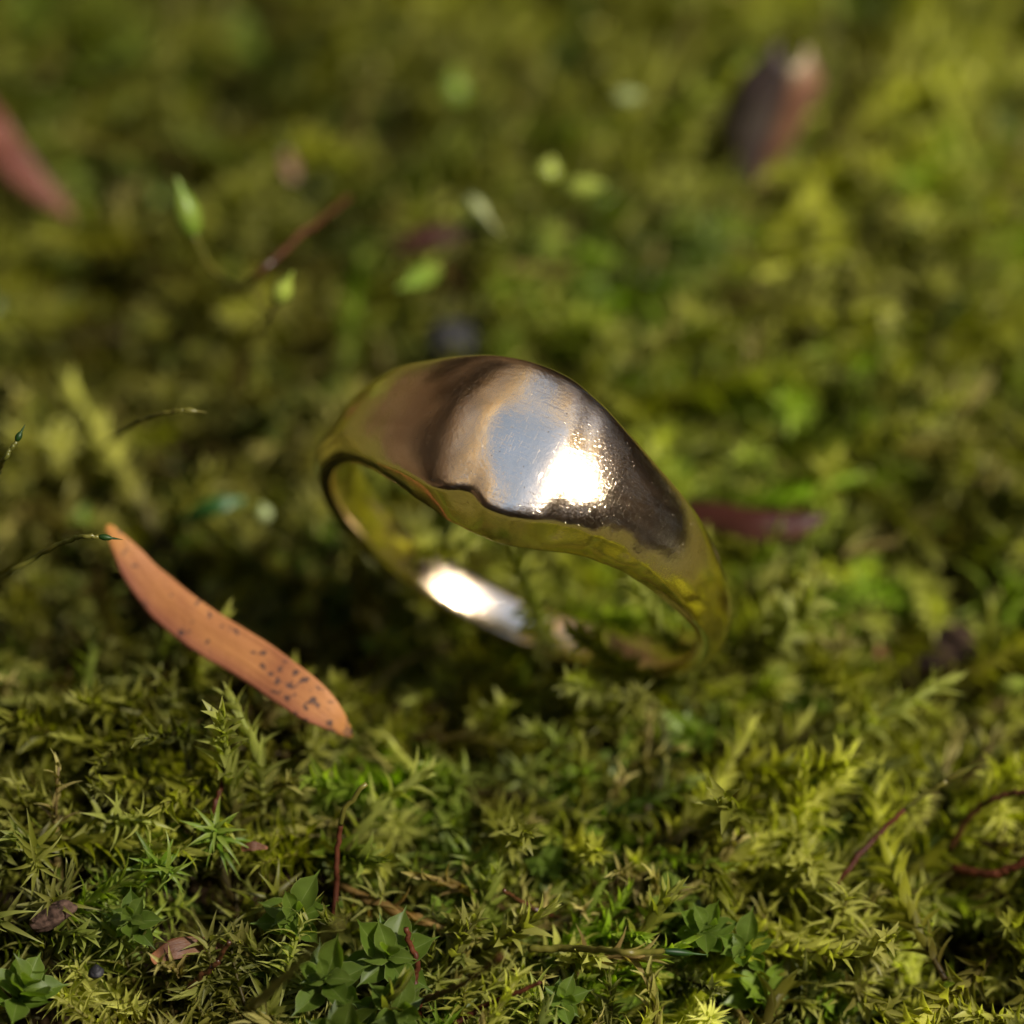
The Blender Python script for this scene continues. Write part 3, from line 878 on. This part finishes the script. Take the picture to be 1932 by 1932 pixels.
sporophyte([(880, 600, -0.1), (862, 540, 0.3), (845, 510, 0.6), (825, 508, 0.7)], 5, DKRED,
           'soft pale green capsule above the back of the ring, left of centre', cap=((750, 545, 0.75), 26, 0.15), m_cap=CAP, category='moss capsule')
sporophyte([(800, 430, -0.1), (840, 390, 0.5), (870, 372, 0.8), (885, 372, 0.9)], 5, OLV,
           'whitish beaked capsule pointing down to the right above the ring', cap=((942, 440, 0.95), 16, 0.4), m_cap=PCAP, category='moss capsule')
sporophyte([(1010, 460, -0.1), (1012, 410, 0.3), (1020, 370, 0.7), (1030, 342, 0.9)], 4, OLV,
           'round yellow green capsule, upper left one of a touching pair', cap=((1042, 296, 1.0), 28, 0.1), m_cap=YCAP, category='moss capsule')
sporophyte([(1010, 470, -0.1), (1030, 420, 0.3), (1045, 380, 0.7), (1064, 360, 0.85)], 4, OLV,
           'oval yellow green capsule, lower right one of a touching pair', cap=((1142, 348, 0.9), 25, 0.1), m_cap=YCAP, category='moss capsule')
sporophyte([(1130, 240, -0.1), (1140, 200, 0.4), (1160, 185, 0.6)], 5, OLV,
           'blurred whitish capsule high up right of centre', cap=((1212, 180, 0.65), 18, 0.1), m_cap=PCAP, category='moss capsule')
sporophyte([(870, 260, -0.1), (862, 220, 0.3), (858, 196, 0.4)], 6, OLV,
           'blurred upright pale green capsule near the top, left of centre', cap=((856, 128, 0.5), 32, 0.1), m_cap=CAP, category='moss capsule')
sporophyte([(500, 1040, -0.1), (505, 1005, 0.15), (500, 985, 0.25)], 4, OLV,
           'tiny pale green capsule left of the ring hole', cap=((493, 950, 0.32), 17, 0.1), m_cap=PCAP, category='moss capsule')

# ------------------------------------------------------------------ fallen leaves
def blade(name, path, widths, label, material, tilt=0.0, cup=0.08, category='leaf', thick=0.004, wave=0.007):
    P = [hp(p) for p in path]
    n, m_ = 60, 12
    C = catmull(P, n)
    W = np.interp(np.linspace(0, 1, n), np.linspace(0, 1, len(widths)), widths) / 394.3
    W = np.convolve(np.concatenate([[W[0]] * 2, W, [W[-1]] * 2]), [0.1, 0.2, 0.4, 0.2, 0.1], 'valid')
    W[0] *= 0.3; W[-1] *= 0.3
    view = (CAM - TARGET).normalized()
    base = C[0]
    V, F, U, S = [], [], [], []
    g = make_noise(len(label) + 3)
    for lay in (1, -1):
        for i in range(n):
            d = (C[min(i + 1, n - 1)] - C[max(i - 1, 0)]).normalized()
            ac = d.cross(view).normalized()
            nn = ac.cross(d).normalized()
            a2 = (ac * math.cos(tilt) + nn * math.sin(tilt)); n2 = a2.cross(d).normalized()
            for j in range(m_ + 1):
                s = j / m_ * 2 - 1
                edge = 1 + 0.06 * (float(g(i * 0.33, 5 * (s > 0))) - 0.5)
                h = -cup * W[i] * s * s * 0.5 + wave * (float(g(i * 0.11 + 9, s * 1.3 + 4)) - 0.5) * W[i] * 4 - 0.0018 * math.exp(-(s / 0.08) ** 2)
                V.append(C[i] + a2 * (s * W[i] / 2 * edge) + n2 * (h + lay * thick * 0.5 * (1 - s * s * 0.85)) - base)
                U.append(i / (n - 1)); S.append(s * 0.5 + 0.5)
    K = n * (m_ + 1)
    for i in range(n - 1):
        for j in range(m_):
            a = i * (m_ + 1) + j
            F.append((a, a + 1, a + m_ + 2, a + m_ + 1))
            F.append((K + a, K + a + m_ + 1, K + a + m_ + 2, K + a + 1))
        for a in (i * (m_ + 1), i * (m_ + 1) + m_):
            F.append((a, a + m_ + 1, K + a + m_ + 1, K + a))
    for j in range(m_):
        for a in (j, (n - 1) * (m_ + 1) + j):
            F.append((a, a + 1, K + a + 1, K + a))
    me = mesh(name, V, F, material, True, {'along': U, 'across': S})
    bm = bmesh.new(); bm.from_mesh(me); bmesh.ops.recalc_face_normals(bm, faces=bm.faces); bm.to_mesh(me); bm.free()
    o = link(name, me, label=label, category=category)
    o.location = base
    return o

def leaf_mat(name, mid, edge, spots, tipc, rough=0.5, trans=0.15, spot_thr=0.62):
    m, t, p, out = mat(name)
    L = t.links.new
    al = N(t, 'ShaderNodeAttribute', attribute_name='along'); ac = N(t, 'ShaderNodeAttribute', attribute_name='across')
    r = ramp(t, [(0.0, mid), (0.62, mid), (1.0, edge)])
    L(ac.outputs['Fac'], r.inputs[0])
    tc = N(t, 'ShaderNodeTexCoord')
    no = N(t, 'ShaderNodeTexNoise', i_Scale=3.2, i_Detail=4.0)
    mp = N(t, 'ShaderNodeMapping'); mp.inputs['Location'].default_value = (3.1, 1.7, 0.4)
    L(tc.outputs['Object'], mp.inputs[0]); L(mp.outputs[0], no.inputs['Vector'])
    rn = ramp(t, [(0.3, (0.70, 0.60, 0.66)), (0.7, (1.18, 1.22, 1.1))])
    L(no.outputs['Fac'], rn.inputs[0])
    c = mixrgb(t, r.outputs[0], rn.outputs[0], 1.0, 'MULTIPLY')
    cx = N(t, 'ShaderNodeCombineXYZ')
    m1 = N(t, 'ShaderNodeMath', operation='MULTIPLY', i_1=2.5); m2_ = N(t, 'ShaderNodeMath', operation='MULTIPLY', i_1=16.0)
    L(al.outputs['Fac'], m1.inputs[0]); L(ac.outputs['Fac'], m2_.inputs[0]); L(m1.outputs[0], cx.inputs[0]); L(m2_.outputs[0], cx.inputs[1])
    nv = N(t, 'ShaderNodeTexNoise', i_Scale=1.6, i_Detail=3.0)
    L(cx.outputs[0], nv.inputs['Vector'])
    rv = ramp(t, [(0.35, (0.78, 0.70, 0.68)), (0.60, (1.08, 1.08, 1.08))])
    L(nv.outputs['Fac'], rv.inputs[0])
    c = mixrgb(t, c, rv.outputs[0], 0.8, 'MULTIPLY')
    # tips
    rt = ramp(t, [(0.0, (1, 1, 1)), (0.16, (0, 0, 0)), (0.88, (0, 0, 0)), (1.0, (0.6, 0.6, 0.6))])
    L(al.outputs['Fac'], rt.inputs[0])
    c = mixrgb(t, c, tipc, rt.outputs[0])
    # fungus spots of their own shape
    n2 = N(t, 'ShaderNodeTexNoise', i_Scale=22.0, i_Detail=4.0)
    n3 = N(t, 'ShaderNodeTexNoise', i_Scale=4.0, i_Detail=1.0)
    L(mp.outputs[0], n2.inputs['Vector']); L(tc.outputs['Object'], n3.inputs['Vector'])
    mm = N(t, 'ShaderNodeMath', operation='ADD'); ms = N(t, 'ShaderNodeMath', operation='MULTIPLY', i_1=0.40)
    L(n3.outputs['Fac'], ms.inputs[0]); L(ms.outputs[0], mm.inputs[0]); L(n2.outputs['Fac'], mm.inputs[1])
    rs = ramp(t, [(spot_thr + 0.22, (0, 0, 0)), (spot_thr + 0.27, (0.9, 0.9, 0.9))])
    L(mm.outputs[0], rs.inputs[0])
    c = mixrgb(t, c, spots, rs.outputs[0])
    L(c, p.inputs['Base Color'])
    p.inputs['Roughness'].default_value = rough
    p.inputs['Specular IOR Level'].default_value = 0.35
    n4 = N(t, 'ShaderNodeTexNoise', i_Scale=30.0, i_Detail=4.0)
    L(tc.outputs['Object'], n4.inputs['Vector'])
    b = N(t, 'ShaderNodeBump', i_Strength=0.45, i_Distance=0.008)
    sv = N(t, 'ShaderNodeMath', operation='ADD'); L(n4.outputs['Fac'], sv.inputs[0]); L(nv.outputs['Fac'], sv.inputs[1])
    L(sv.outputs[0], b.inputs['Height']); L(b.outputs[0], p.inputs['Normal'])
    tr = N(t, 'ShaderNodeBsdfTranslucent'); L(c, tr.inputs[0])
    mx = N(t, 'ShaderNodeMixShader', i_0=trans)
    L(p.outputs[0], mx.inputs[1]); L(tr.outputs[0], mx.inputs[2]); L(mx.outputs[0], out.inputs[0])
    return m
ORANGE = leaf_mat('orange_dry_leaf', (0.33, 0.140, 0.050), (0.24, 0.085, 0.048), (0.045, 0.025, 0.022), (0.40, 0.17, 0.03), spot_thr=0.60, rough=0.6)
PINK = leaf_mat('reddish_dry_leaf', (0.20, 0.080, 0.055), (0.13, 0.045, 0.032), (0.15, 0.05, 0.03), (0.35, 0.12, 0.06), spot_thr=0.75)
MAROON = leaf_mat('maroon_dry_leaf', (0.045, 0.014, 0.010), (0.075, 0.030, 0.024), (0.03, 0.012, 0.010), (0.06, 0.02, 0.02), spot_thr=0.75, rough=0.35)
SCRAP = leaf_mat('brown_leaf_scrap', (0.085, 0.033, 0.012), (0.13, 0.060, 0.030), (0.08, 0.03, 0.02), (0.30, 0.12, 0.05), spot_thr=0.7)
DULL = leaf_mat('grey_purple_dry_leaf', (0.11, 0.085, 0.080), (0.14, 0.105, 0.095), (0.08, 0.06, 0.06), (0.12, 0.09, 0.09), spot_thr=0.8)
BUFF = leaf_mat('pinkish_dry_leaf', (0.20, 0.10, 0.065), (0.34, 0.19, 0.12), (0.2, 0.1, 0.07), (0.55, 0.48, 0.32), spot_thr=0.8)

blade('fallen_leaf', [(202, 990, 0, -0.90), (236, 1040, 0, -0.92), (276, 1095, 0, -0.90), (332, 1151, 0, -0.84), (394, 1195, 0, -0.78), (476, 1245, 0, -0.70), (556, 1301, 0, -0.62), (616, 1346, 0, -0.60), (664, 1390, 0, -0.66)],
      [12, 36, 56, 68, 80, 86, 88, 88, 88, 86, 84, 72, 46, 10], 'narrow orange leaf with dark spots lying on the moss in front of the ring', ORANGE, tilt=0.0)
blade('fallen_leaf', [(-90, 130, 0.75), (-25, 235, 0.70), (25, 305, 0.60), (78, 360, 0.50), (136, 408, 0.32)], [60, 85, 80, 54, 10],
      'blurred reddish leaf cut by the left edge in the upper left', PINK, tilt=-0.2)
blade('fallen_leaf', [(1240, 985, 0.10), (1330, 968, 0.16), (1420, 984, 0.20), (1500, 985, 0.20), (1560, 972, 0.22)], [40, 60, 70, 62, 8],
      'dark maroon leaf sticking out from behind the right side of the ring', MAROON, tilt=0.3, cup=0.5)
blade('fallen_leaf', [(740, 470, 0.10), (790, 450, 0.16), (850, 438, 0.2), (900, 425, 0.2)], [10, 44, 40, 8],
      'small dark maroon leaf blurred in the background above the ring', MAROON, tilt=0.2)
blade('leaf_scrap', [(285, 1812, -0.02), (330, 1790, 0.04), (380, 1783, 0.02), (425, 1790, -0.03)], [20, 42, 34, 12],
      'orange brown leaf scrap half buried in moss at the lower left', SCRAP, tilt=0.3, category='leaf scrap')
blade('leaf_scrap', [(1655, 1225, 0.0), (1690, 1240, 0.08), (1715, 1262, 0.05)], [26, 48, 18],
      'rusty leaf scrap against the dark stone in the hollow on the right', SCRAP, tilt=0.6, category='leaf scrap')
blade('leaf_scrap', [(540, 288, 0.35), (548, 312, 0.38), (554, 338, 0.35)], [16, 34, 14],
      'tiny peach coloured leaf scrap in the dark moss of the upper left', BUFF, tilt=0.2, category='leaf scrap')
blade('leaf_scrap', [(455, 1602, 0.10), (478, 1596, 0.14), (505, 1600, 0.10)], [10, 20, 6],
      'tiny rust red leaf scrap left of the thin upright red stalk', SCRAP, tilt=0.2, category='leaf scrap')
blade('grass_blade', [(335, 985, 0.20), (380, 965, 0.26), (420, 950, 0.28), (462, 942, 0.26)], [14, 40, 34, 10],
      'short blue green blade left of the ring, above the orange leaf', TEAL, tilt=0.2, category='blade')

# upright folded bud: two blades meeting in a spine
bw = (CAM - at(1400, 400, 0.0)).length
def bud():
    root = link('dried_bud', None, label='upright folded dried bud, grey left and pinkish right, far behind the ring', category='dried bud')
    b0 = at(1400, 400, -0.25); up = Vector((0.22, 0.02, 1.0))
    root.location = b0
    spine = [b0 + up * s for s in (0, 0.28, 0.56, 0.84, 1.08)]
    for nm, sgn, mt, wd in (('left_scale', -1, DULL, [0.03, 0.17, 0.25, 0.21, 0.06]), ('right_scale', 1, BUFF, [0.02, 0.11, 0.20, 0.24, 0.09])):
        V, F, U, S = [], [], [], []
        C = catmull(spine, 24); W = np.interp(np.linspace(0, 1, 24), np.linspace(0, 1, 5), wd)
        for i in range(24):
            for j in range(9):
                s = j / 8
                V.append(C[i] + Vector((sgn * W[i] * math.sin(s * 1.5), -0.10 + 0.16 * s * s * 1.2 + (0.02 if sgn < 0 else 0), 0)) - b0)
                U.append(i / 23); S.append(s)
        for i in range(23):
            for j in range(8):
                a = i * 9 + j; F.append((a, a + 1, a + 10, a + 9))
        o = link(nm, mesh(nm, V, F, mt, True, {'along': U, 'across': S}), root)
        sm_ = o.modifiers.new('thick', 'SOLIDIFY'); sm_.thickness = 0.015
    st = [Vector((0.05, -0.30, -0.35)), Vector((0.0, -0.12, -0.15)), Vector((0.0, -0.08, 0.02))]
    V, F, A = tube(catmull(st, 10), [0.025] * 10, 8)
    link('stalk', mesh('stalk', V, F, SCRAP, True, {'along': [0.5] * len(V), 'across': [0.3] * len(V)}), root)
bud()

# ------------------------------------------------------------------ stones and chips
STONE = plain('dark_blue_grey_stone', (0.008, 0.008, 0.010), (0.028, 0.026, 0.030), 7, 0.6, 0, 0.6, 0.25)
STONE2 = plain('grey_brown_stone', (0.010, 0.007, 0.006), (0.045, 0.026, 0.018), 6, 0.8, 0, 0.8, 0.1)
BARK = plain('bark', (0.012, 0.007, 0.005), (0.085, 0.050, 0.036), 26, 0.9, 0, 1.0, 0.1)
def stone(u, v, h, size, seed, m, label, name='stone', category='stone'):
    bm = bmesh.new()
    bmesh.ops.create_icosphere(bm, subdivisions=4, radius=1.0)
    f = make_noise(seed); g2 = np.random.default_rng(seed)
    for ve in bm.verts:
        c = ve.co
        k = 0.72 + 0.45 * float(f(c.x * 1.1 + 5, c.y * 1.1 + c.z * 1.3)) + 0.16 * float(f(c.x * 3 + 2, c.z * 3 + c.y)) + 0.10 * float(f(c.x * 9 + 2, c.z * 9 + c.y * 8))
        ve.co = Vector((c.x * size[0], c.y * size[1], c.z * size[2])) * k
    me = bpy.data.meshes.new(name); bm.to_mesh(me); bm.free(); me.materials.append(m)
    me.polygons.foreach_set('use_smooth', [True] * len(me.polygons))
    o = link(name, me, label=label, category=category)
    o.location = at(u, v, h); o.rotation_euler = tuple(g2.uniform(-0.5, 0.5, 3))
stone(1760, 1240, -0.16, (0.24, 0.22, 0.15), 3, STONE2, 'dark grey brown stone in the hollow right of the ring')
stone(858, 650, -0.12, (0.13, 0.12, 0.09), 4, STONE, 'bluish black stone just behind the top of the ring')
stone(1412, 590, -0.12, (0.15, 0.12, 0.10), 5, STONE, 'dark stone in the blurred moss below the upright dried bud')
stone(132, 1385, -0.06, (0.075, 0.06, 0.06), 6, STONE, 'small slate blue stone left of the orange leaf')
stone(1895, 485, -0.14, (0.14, 0.12, 0.09), 8, STONE, 'dark stone at the right edge in the blurred upper right')
stone(180, 1834, 0.06, (0.035, 0.03, 0.03), 9, STONE, 'shiny black crumb low in the left foreground', 'crumb', 'crumb')
stone(98, 1728, 0.05, (0.125, 0.05, 0.045), 10, BARK, 'rough purplish brown bark chip near the left edge', 'bark_chip', 'bark chip')
